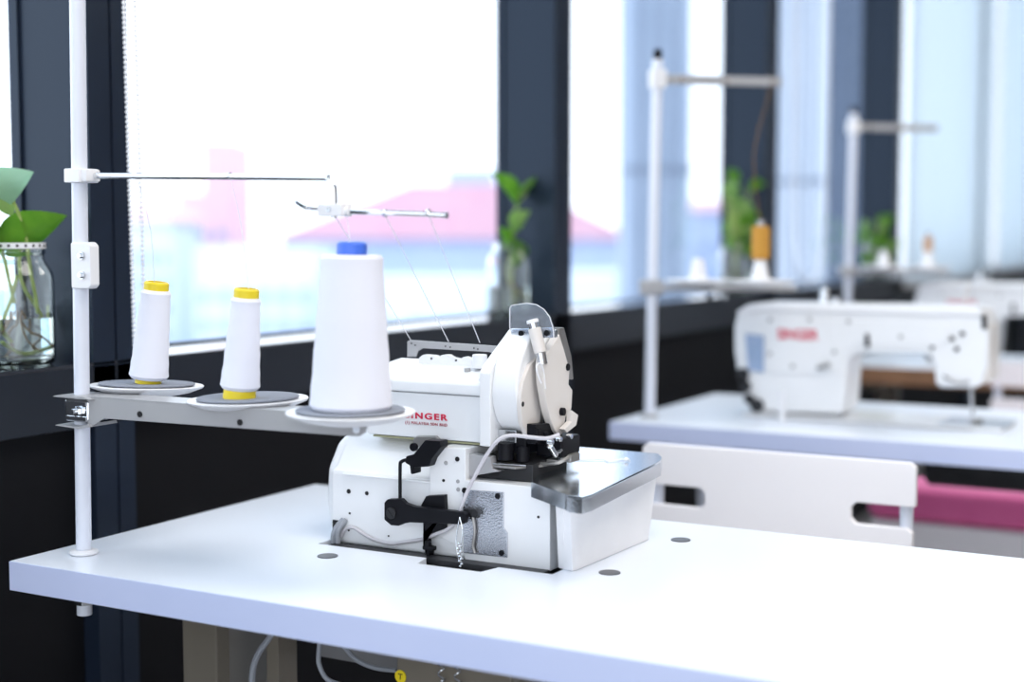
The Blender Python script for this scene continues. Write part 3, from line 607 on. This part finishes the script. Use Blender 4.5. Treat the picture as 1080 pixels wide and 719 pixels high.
jar(jx, jy, 'jar of cuttings on the sill left of the white pole',
    [[(1.4605, 1.5720, 1.0032), (1.4336, 1.5720, 1.0384), (1.4140, 1.5720, 1.0659), (1.4083, 1.5720, 1.0993), (1.4159, 1.5720, 1.1258), (1.4232, 1.5720, 1.1417)], [(1.4291, 1.5600, 1.0255), (1.4248, 1.5600, 1.0525), (1.4173, 1.5600, 1.0860), (1.4104, 1.5600, 1.1324), (1.3965, 1.5600, 1.1691), (1.3870, 1.5600, 1.1846)], [(1.4016, 1.5800, 0.9863), (1.3858, 1.5800, 1.0138), (1.4002, 1.5800, 1.0463), (1.4114, 1.5800, 1.0792)], [(1.3822, 1.5750, 0.9877), (1.4152, 1.5750, 0.9694), (1.4503, 1.5750, 0.9833), (1.4635, 1.5750, 1.0098), (1.4660, 1.5750, 1.0343)], [(1.4050, 1.5800, 1.0394), (1.3918, 1.5800, 1.0929), (1.3770, 1.5800, 1.1455)]],
    [((1.3796, 1.5650, 1.1246), (1.4625, 1.5350, 1.1632), .058, .08, .25, (0, 0, 1), leafm),
     ((1.3450, 1.5600, 1.1862), (1.3994, 1.5300, 1.2221), .056, .1, .3, (.2, -.1, 1), leafu),
     ((1.3868, 1.5600, 1.1794), (1.3206, 1.5600, 1.2084), .055, .1, .3, (0, 0, 1), leafl),
     ((1.3770, 1.5800, 1.1455), (1.2940, 1.5500, 1.1263), .06, .1, .2, (0, 0, 1), leafm)])
jar(2.815, 1.572, 'jar of cuttings on the sill before the second dark column, just above the overlock machine',
    [[(2.8301, 1.5720, 0.9843), (2.8301, 1.5720, 1.0447), (2.8390, 1.5720, 1.1049), (2.8346, 1.5720, 1.1630), (2.8569, 1.5720, 1.2106), (2.8614, 1.5720, 1.2387)], [(2.8715, 1.5750, 0.9782), (2.8178, 1.5750, 1.0450), (2.8400, 1.5750, 1.1049)], [(2.8346, 1.5720, 1.1630), (2.8569, 1.5720, 1.2063), (2.9023, 1.5720, 1.2333)]],
    [((2.8441, 1.5650, 1.2210), (2.7013, 1.5500, 1.2709), .050, .15, .5, (.5, -.4, .8), leafm),
     ((2.8442, 1.5650, 1.2124), (2.9448, 1.5400, 1.2822), .040, .25, .8, (.3, 0, 1), leafl),
     ((2.8219, 1.5650, 1.1522), (2.8568, 1.5400, 1.1909), .055, .1, .3, (.5, -.4, .8), leafl),
     ((2.8000, 1.5650, 1.1138), (2.7346, 1.5500, 1.1517), .045, .1, .3, (.5, -.4, .8), leafm),
     ((2.8441, 1.5600, 1.0769), (2.7725, 1.5400, 1.1309), .050, .1, .3, (.6, -.6, .4), leafm)], detailed=False, rim=False)
def bushy(x, y, label, n, spread, h0, h1, seed):
    rnd = random.Random(seed); stems = []; lv_ = []
    for k in range(n):
        a = rnd.uniform(0, 2*PI); r0 = rnd.uniform(.3, 1)*spread; zz = rnd.uniform(h0, h1)
        tip = (x+r0*math.cos(a), min(y+r0*.6*math.sin(a), 1.64)-.0, .954+zz)
        stems.append([(x, y, 1.0), (x+.2*r0*math.cos(a), y+.1*r0*math.sin(a), 1.10), tip])
        e = (tip[0]+.035*math.cos(a+1)+.02, tip[1]-.035+rnd.uniform(-.02, .02), tip[2]+rnd.uniform(-.035, .03))
        lv_.append((tip, e, rnd.uniform(.04, .06), .15, rnd.uniform(-.5, .8), (rnd.uniform(-.5, .5), 0, 1), leafm if k % 3 else leafl))
    return jar(x, y, label, stems, lv_, detailed=False, rim=False)
bushy(4.25, 1.56, 'tall bushy jar plant on the sill beside the third dark column', 20, .07, .06, .36, 3)
bushy(5.90, 1.555, 'low bushy jar plant on the sill beside the white roller blind', 20, .11, .10, .25, 5)

# ------------------------------------------------------------------ blinds and bead cords
def bead_chain(path, label, r=.0030, step=.0068):
    t = MB(); P = [Vector(p) for p in path]; acc = 0.0
    t.tube(path, r*.3, 5, 0)
    for a, b in zip(P, P[1:]):
        L = (b-a).length; d = (b-a)/L; x = acc
        while x < L:
            t.sph(a+d*x, r, (1, 1, 1), 8); x += step
        acc = x-L
    return tag(t.build('bead_chain', plast), label, 'blind cord')
def U(x0, x1, y, zt, zb, lean=0.0, n=10):
    r = (x1-x0)/2; p = [(x0-lean, y, zt), (x0, y, zb+r)]
    p += [((x0+x1)/2-r*math.cos(PI*k/n), y, zb+r-r*math.sin(PI*k/n)) for k in range(1, n)]
    return p+[(x1, y, zb+r), (x1-lean, y, zt)]
bead_chain(U(1.495, 1.516, 1.44, 2.7, .90, .03), 'white beaded blind cord hanging beside the first dark column')
c = MB().tube([(4.60, 1.49, 2.6), (4.62, 1.49, 1.35), (4.64, 1.49, 1.10), (4.70, 1.49, .995), (4.80, 1.49, .975), (4.90, 1.49, 1.02), (4.95, 1.49, 1.15), (4.97, 1.49, 1.5), (4.97, 1.49, 2.6)], .0035, 8, 5).build('blind_cord', plast)
tag(c, 'pale looped blind cord hanging right of the third dark column', 'blind cord')
for i, (a, b, zb, lab) in enumerate(((6.10, 7.95, .925, 'white roller blind pulled down beside the fourth dark column'), (8.20, 10.7, .945, 'white roller blind at the right edge beyond the bright gap'))):
    t = thing('roller_blind', lab, 'blind', ((a+b)/2, 1.475, 2.72), group='white roller blinds')
    m = MB(); n = 40
    pts = [(a+(b-a)*k/n, 1.475+.004*math.sin(k*.55+i)) for k in range(n+1)]
    m.prism(pts+[(x, y+.0015) for x, y in pts[::-1]], 'z', zb, 2.72); m.build('blind_fabric', blindm, t)
    MB().box(a, b, 1.466, 1.484, zb-.012, zb+.012, r=.003).build('bottom_bar', plast, t)
    MB().cyl((a, 1.463, 2.72), (b, 1.463, 2.72), .03).build('roller', plast, t)

# ------------------------------------------------------------------ lockstitch machines
def lockstitch():
    X0, X1 = 2.90, 3.02
    t = thing('lockstitch_machine', 'white lockstitch sewing machine on the middle table, its back turned', 'sewing machine', (2.96, .80, .75))
    out = [(1.0650, 0.9378), (1.0589, 0.9625), (1.0400, 0.9854), (1.0104, 0.9911), (0.5881, 0.9943), (0.5606, 0.9912), (0.5459, 0.9785), (0.5360, 0.9451), (0.5363, 0.8794), (0.5464, 0.8469), (0.5569, 0.8332), (0.6269, 0.8295), (0.6383, 0.8385), (0.6411, 0.8805), (0.6489, 0.8936), (0.6697, 0.8985), (0.7812, 0.8959), (0.8087, 0.8889), (0.8183, 0.8748), (0.8197, 0.8412), (0.8227, 0.7817), (0.8264, 0.7636), (1.0031, 0.7589), (1.0288, 0.7778), (1.0551, 0.8297), (1.0644, 0.8867)]
    MB().prism(out, 'x', X0, X1, r=.009, seg=4, ang=30).build('arm_casting', paint, t)
    MB().prism([(.502, .7505), (1.035, .7505), (1.035, .757), (.502, .757)], 'x', 2.875, 3.045, r=.003).build('bed', paint, t)
    MB().prism([(1.0611, 0.9686), (1.0315, 0.9876), (0.5515, 0.9877), (0.5494, 0.9765), (0.9976, 0.9763), (1.0355, 0.9672)], 'x', X0-.006, X1+.006, r=.002).build('top_cover', plast, t)
    # back cover plate outline, seam and label
    m = MB(); m.prism([(0.9904, 0.9604), (0.7663, 0.9609), (0.6144, 0.9578), (0.6137, 0.9236), (0.6413, 0.9131), (0.7948, 0.9132), (0.8280, 0.8922), (0.8312, 0.8447), (0.9888, 0.8453)], 'x', 2.8965, 2.901, r=.001); bp = m.build('back_plate', paint, t)
    MB().prism([(1.0377, 0.9247), (0.9976, 0.9220), (0.9965, 0.8431), (1.0304, 0.8476)], 'x', 2.8955, 2.901).build('label', greylab, t, label='blue grey label')
    text_mesh('brand_lettering', 'SINGER', .030, ((2.8960, 0.9661, 0.9170)), red, t, width=.088, bold=.0007)
    for (px, r) in [(q, .0045) for q in ((2.8960, 0.9834, 0.9567), (2.8960, 0.8969, 0.9592), (2.8960, 0.8147, 0.9577), (2.8960, 0.9824, 0.8842), (2.8960, 0.9322, 0.8601), (2.8960, 0.8434, 0.8937), (2.8960, 0.7073, 0.9300))]:
        MB().cyl((2.897, px[1], px[2]), (2.894, px[1], px[2]), r, n=12).build('screw', greyp, bp)
    for q in ((2.8985, 0.6065, 0.9296), (2.8985, 0.5865, 0.9397), (2.8985, 0.5968, 0.9091), (2.8985, 0.6474, 0.9300), (2.8985, 0.6452, 0.9110)): MB().cyl((2.902, q[1], q[2]), (2.897, q[1], q[2]), .0050, n=12).build('screw', black, t)
    MB().prism([(0.7800, 0.9335), (0.7722, 0.9338), (0.7698, 0.9066), (0.7795, 0.9063)], 'x', 2.893, 2.90, r=.001).build('thread_hook', black, t)
    m = MB(); q = ((2.8880, 0.8766, 0.8593), (2.8880, 0.8506, 0.8684)); m.tube([q[0], q[1]], .005, 8, 0); m.build('lift_lever', dsteel, t)
    MB().prism([(0.5492, 0.9671), (0.5363, 0.9544), (0.5337, 0.8476), (0.5462, 0.8394)], 'x', 2.91, 3.01, r=.003).build('face_plate', cream, t)
    MB().prism([(0.5511, 0.9784), (0.5421, 0.9786), (0.5396, 0.9506), (0.5486, 0.9503)], 'x', 2.897, 2.905).build('slot', hole, t)
    MB().tube([(2.8930, 0.6204, 0.8553), (2.8930, 0.6053, 0.8446), (2.8930, 0.5850, 0.8418), (2.8930, 0.5705, 0.8464)], .003, 8, 3).build('thread_guide', greyp, t)
    m = MB(); m.cyl((2.9400, 0.5759, 0.8361), (2.9400, 0.5728, 0.7844), .0035, n=12); m.build('needle_bar', steel, t)
    m = MB(); m.cyl((2.9550, 0.5767, 0.8212), (2.9550, 0.5736, 0.7712), .003, n=12); m.box(2.93, 2.97, .556, .572, .7585, .766, r=.002); m.build('presser_foot', dsteel, t)
    MB().prism([(2.885, .50), (3.035, .50), (3.035, .63), (2.885, .63)], 'z', .757, .7582).build('needle_plate', steel, t)
    m = MB()
    for q, r in zip(((2.8880, 1.0423, 0.8375), (2.8880, 1.0356, 0.8113), (2.8880, 1.0096, 0.7720), (2.8880, 1.0267, 0.7853), (2.8880, 1.0400, 0.8234)), (.014, .012, .015, .011, .009)): m.cyl((2.905, q[1], q[2]), (2.890, q[1], q[2]), r, n=16, bev=.001)
    m.build('drive_fittings', pan, t)
    m = MB(); m.cyl((2.96, .885, .985), (2.96, .885, 1.012), .010); m.cyl((2.955, .86, .985), (2.955, .86, 1.003), .008); m.sph((2.96, .885, 1.016), .008); m.build('tension_post', chrome, t)
    MB().tube([(2.96, .595, .98), (2.95, .59, 1.02), (2.945, .585, 1.035)], .0022, 8).build('thread_post', cream, t)
    return t
LM = lockstitch()
bs = MB().lathe([(0, 0), (.0085, 0), (.0085, .002), (.0065, .003), (.0065, .058), (.0085, .059), (.0085, .061), (0, .061)], ((2.8380, 0.9341, 0.7500)), 24).build('bobbin_post', plast)
tag(bs, 'small white bobbin tube standing before the middle lockstitch machine', 'bobbin')
LM2 = copy_tree(LM); LM2.location = (4.46, .77, .75)
tag(LM2, 'farthest white sewing machine, half hidden at the right edge', 'sewing machine')
for o in (LM, LM2): o['group'] = 'lockstitch machines on the back tables'

# ------------------------------------------------------------------ far thread stands
def far_stand():
    bx, by = 2.760, 1.200
    t = thing('thread_stand', 'middle spool stand with black tipped pole holding an ochre spool', 'thread stand', (bx, by, .75))
    MB().tube([(bx, by, .70), (bx+.004, by-.004, 1.1), (bx+.012, by-.008, 1.50)], .0110, 20, 2).build('pole', tube, t)
    MB().cyl((bx+.012, by-.008, 1.498), (bx+.012, by-.008, 1.522), .0105, .009, n=20, bev=.003).build('pole_cap', black, t)
    MB().lathe([(.011, .7505), (.019, .7505), (.019, .755), (.011, .758)], (bx, by, 0), 24, closed=True).build('base_flange', greyp, t)
    m = MB(); M = Matrix.Translation((bx+.012, by-.008, 1.46)) @ Matrix.Rotation(math.radians(-49), 4, 'Z')
    m.box(.0, .275, -.006, .006, -.010, .010, r=.002, M=M); ua = m.build('upper_arm', armm, t)
    m = MB(); m.box(-.016, .016, -.016, .016, -.020, .020, r=.004, M=M); m.build('clamp', plast, t)
    for d in (.05, .15, .25):
        MB().cyl(M @ Vector((d, -.006, .0)), M @ Vector((d, -.010, .0)), .007, n=12).build('thread_eye', chrome, ua)
    M2 = Matrix.Translation((bx+.008, by-.004, 1.026)) @ Matrix.Rotation(math.radians(-62), 4, 'Z')
    m = MB(); m.box(0, .30, -.008, .008, -.008, .006, r=.002, M=M2); m.box(-.03, .02, -.02, .02, -.016, .016, r=.005, M=M2); m.build('lower_arm', armm, t)
    for (dx_, dy_) in ((-.02, -.115), (.015, -.236)):
        c = (bx+dx_, by+dy_, 1.040)
        d = MB().lathe([(.004, -.007), (.03, -.006), (.068, .001), (.068, .004), (.03, .001), (.004, .0)], c, 40, closed=True).build('spool_disc', plast, t)
        MB().cyl((c[0], c[1], c[2]-.008), (c[0], c[1], c[2]+.05), .004).build('spool_pin', steel, d)
    for i in range(2):
        MB().cyl((bx-.01, by-.14-.03*i, 1.010), (bx-.022, by-.14-.03*i, 1.010), .006, n=12).build('bolt', chrome, t)
    return t
fs1 = far_stand()
fs2 = copy_tree(fs1); fs2.location = (4.262, 1.206, .75)
tag(fs2, 'farthest spool stand, its pole rising before the fourth dark column', 'thread stand')
for o in (fs1, fs2): o['group'] = 'black tipped spool stands on the back tables'
def holder(x, y, z, label):
    o = MB().lathe([(0, 0), (.022, 0), (.022, .004), (.0175, .008), (.012, .042), (.008, .044), (0, .044)], (x, y, z), 28).build('cone_holder', plast)
    return tag(o, label, 'cone holder', 'white cone holders on the back stands')
def spool(x, y, z, h, r, mt, label):
    t = thing('thread_spool', label, 'thread spool', (x, y, z))
    MB().lathe([(0, 0), (r*.9, 0), (r, .004), (r, h-.005), (r*.85, h-.001), (r*.4, h), (0, h)], n=28).build('thread_winding', mt, t, local=True)
    MB().cyl((0, 0, h), (0, 0, h+.012), r*.4).build('core', armm, t, local=True)
    return t
holder(2.74, 1.085, 1.0425, 'empty white cone holder on the left disc of the middle stand')
holder(2.775, .964, 1.0425, 'white cone holder beneath the ochre spool')
spool(2.775, .964, 1.0868, .067, .0185, ochre, 'ochre brown thread spool standing on the middle spool stand')
holder(4.242, 1.091, 1.0425, 'small white cone holder on the farthest stand, left of the tan spool')
holder(4.277, .970, 1.0425, 'white cone holder beneath the small tan spool')
spool(4.277, .970, 1.0868, .045, .013, tan, 'small tan thread spool on the farthest stand')
th = MB().tube([(2.775, .964, 1.16), (2.80, .99, 1.30), (2.94, 1.0, 1.455)], .0004, 5, 3).build('thread_strand', ochre, None); tag(th, 'fine brown thread rising from the ochre spool', 'thread')

# ------------------------------------------------------------------ chairs
def chair(x):
    t = thing('chair', 'white slotted back chair pushed between the nearest and middle tables', 'chair', (x-.2, .705, 0))
    yl, yr = .925, .487; a = (.893, .817); b = (.583, .507)
    zt, zb, s0, s1 = .800, .42, .7015, .7345
    m = MB()
    pts = [(yl-.01, zb), (yr+.012, zb), (yr+.012, s0-.008), (yr+.02, s0), (b[0]-.012, s0), (b[0], s0+.01), (b[0], s1-.01), (b[0]-.012, s1), (yr, s1), (yr, zt-.012), (yr+.012, zt), (yl-.012, zt-.003), (yl, zt-.015),
           (yl, s1), (yl, s1), ]
    pts = [(yl-.012, zb), (yr+.012, zb), (yr+.003, s0-.006), (yr+.012, s0), (b[0]-.008, s0), (b[0], s0+.008), (b[0], s1-.008), (b[0]-.008, s1), (yr, s1), (yr, zt-.006), (yr+.008, zt), (yl-.008, zt), (yl, zt-.008),
           (yl, s1), (a[1]+.008, s1), (a[1], s1-.008), (a[1], s0+.008), (a[1]+.008, s0), (yl-.012, s0), (yl-.003, s0-.006)]
    m.prism(pts, 'x', x, x+.014, r=.002); m.build('backrest', seatw, t)
    for y in (yl-.018, yr+.018):
        MB().tube([(x+.028, y, 0), (x+.026, y, .45), (x+.024, y, .79)], .010, 14, 2).build('back_post', tube, t)
        MB().tube([(x-.36, y, 0), (x-.34, y, .43), (x+.02, y, .44)], .010, 14, 2).build('front_leg', tube, t)
    MB().prism(rrect(x-.38, x+.02, yr+.005, yl-.005, .03), 'z', .445, .460, r=.003).build('seat', seatw, t)
    return t
ch1 = chair(2.10)
ch2 = copy_tree(ch1); ch2.location = (3.72, .50, 0); ch2['label'] = 'white chair behind the middle lockstitch machine'
for o in (ch1, ch2): o['group'] = 'white slotted back chairs'
# pink topped stool
t = thing('padded_stool', 'pink padded white stool under the middle table beside the slotted chair', 'stool', (3.395, .62, 0))
MB().box(3.30, 3.49, .36, .88, .472, .552, r=.024, seg=4).build('cushion', pink, t, label='bright pink cushion')
MB().box(3.295, 3.49, .35, .87, .36, .471, r=.010).build('seat_box', seatw, t)
for (x, y) in ((3.33, .38), (3.33, .84), (3.46, .38), (3.46, .84)):
    MB().cyl((x, y, 0), (x, y, .361), .014).build('leg', tube, t)
# motor hanging below the middle table
t = thing('sewing_motor', 'dark grey sewing motor hanging below the middle table', 'motor', (2.95, .55, .60))
MB().cyl((2.95, .66, .668), (2.95, .42, .668), .044, n=32, bev=.008).build('motor_body', pan, t)
MB().box(2.90, 3.0, .44, .64, .67, .7125, r=.004).build('mount', black, t)
MB().cyl((2.95, .662, .668), (2.95, .685, .668), .030, n=32).build('pulley', dsteel, t)
MB().box(2.87, 3.04, .25, .40, .645, .7125, r=.006).build('motor_control_box', pan, t)

# ------------------------------------------------------------------ the city outside
def ray_pt(px, py, d):
    """a place d metres in front of the camera axis, for laying out the distant town"""
    right = Vector((math.sin(YAW), -math.cos(YAW), 0)); up = right.cross(fwd)
    return Vector((0, 0, 1.135)) + (fwd + right*((px-540)/1500) - up*((py-359.5)/1500))*d
def bmat(c, yaw):
    return Matrix.Translation(c) @ Matrix.Rotation(yaw, 4, 'Z')
def building(label, px0, px1, top, d, depth, mt, mroof=None, rooftop=None, wins=(), base=-14.0, name='building', turn=0.0):
    a = ray_pt(px0, top, d); b = ray_pt(px1, top, d); w = (b-a).length; c = (a+b)/2; z = c.z
    yaw = math.atan2((b-a).y, (b-a).x)+turn
    t = thing(name, label, 'building', (c.x, c.y, base))
    M = bmat((c.x, c.y, 0), yaw)       # local x along the front, local y away from the camera
    MB().box(-w/2, w/2, 0, depth, base, z, M=M).build('walls', mt, t)
    if mroof:
        rh = rooftop; m = MB(); e = .6
        v = [M @ Vector(p) for p in ((-w/2-e, -e, z), (w/2+e, -e, z), (w/2+e, depth+e, z), (-w/2-e, depth+e, z), (-w/2+min(depth*.75, w*.35), depth/2, z+rh), (w/2-min(depth*.45, w*.3), depth/2, z+rh))]
        vs = [m.b.verts.new(p) for p in v]
        for f in ((0, 1, 5, 4), (1, 2, 5), (2, 3, 4, 5), (3, 0, 4), (3, 2, 1, 0)): m.b.faces.new([vs[i] for i in f])
        m.build('roof', mroof, t)
    if wins:
        nx, nz, zt, zb = wins
        for i in range(nx):
            for k in range(nz):
                x0 = -w/2+w*(i+.28)/nx; x1 = -w/2+w*(i+.72)/nx; hz = (zt-zb)/nz; z0 = zb+hz*(k+.25); z1 = zb+hz*(k+.75)
                MB().box(x0, x1, -.12, .05, z0, z1, M=M).build('window', citywin, t)
    return t
o = MB().box(30, 420, -60, 330, -14.2, -14).build('town_ground', cityground); o['kind'] = 'structure'
building('pink red tower block far outside beside the beaded cord', 212, 245, 148, 118, 9, bred, wins=(2, 5, 4, -4))
building('lower red block at the foot of the pink tower', 186, 240, 203, 100, 9, bred, wins=(3, 6, 2, -8))
building('low pale block at the left, outside beside the beaded cord', 120, 180, 232, 84, 8, bwhite, bred, 1.2, wins=(4, 5, .5, -7))
building('long building with wide pink roof seen through both nearer windows', 296, 662, 252, 88, 16, bblue, roofpink, 3.7, wins=(8, 2, -1.0, -5.5))
building('pale blue block with rows of windows between the red block and the pink roof', 205, 330, 262, 66, 8, bwhite, wins=(6, 4, -1, -6.5))
building('pale low block outside below the jar of cuttings', 350, 530, 296, 60, 8, bwhite, wins=(5, 3, -2, -7))
building('small distant grey tower above the pink roof', 470, 522, 178, 150, 10, bblue, wins=(3, 2, 6, 1))
building('distant pale town block at the foot of the narrow bright gap', 715, 790, 222, 122, 10, bblue, bred, 1.0, wins=(4, 2, 1, -3))
building('low pale block outside the second window', 590, 680, 290, 60, 8, bwhite, wins=(4, 2, -1.5, -5))
# the neighbouring tower's fins, close outside
def fin(px0, px1, d, mt, label, dd=.8, top=9.0):
    a = ray_pt(px0, 248, d); b = ray_pt(px1, 248, d); w = (b-a).length; c = (a+b)/2; yaw = math.atan2((b-a).y, (b-a).x)
    t = thing('facade_pier', label, 'facade pier', (c.x, c.y, -14.0)); M = bmat((c.x, c.y, 0), yaw)
    MB().box(-w/2, w/2, 0, dd, -14, top, M=M, r=.01).build('shaft', mt, t)
    for k in range(1, 4): MB().box(-w/2+w*k/4-.02, -w/2+w*k/4+.02, -.03, .02, -14, top, M=M).build('groove_strip', towerd, t)
    for z in (-1.2, 1.75, 4.7): MB().box(-w/2-.02, w/2+.02, -.025, .1, z, z+.04, M=M).build('joint', towerd, t)
    return t
fin(658, 728, 14, tower, 'pale blue grey facade pier outside the second window')
fin(810, 870, 17, bwhite, 'pale facade pier outside between the third and fourth columns')
fin(873, 925, 17.5, towerd, 'darker blue facade pier outside next to the fourth column')
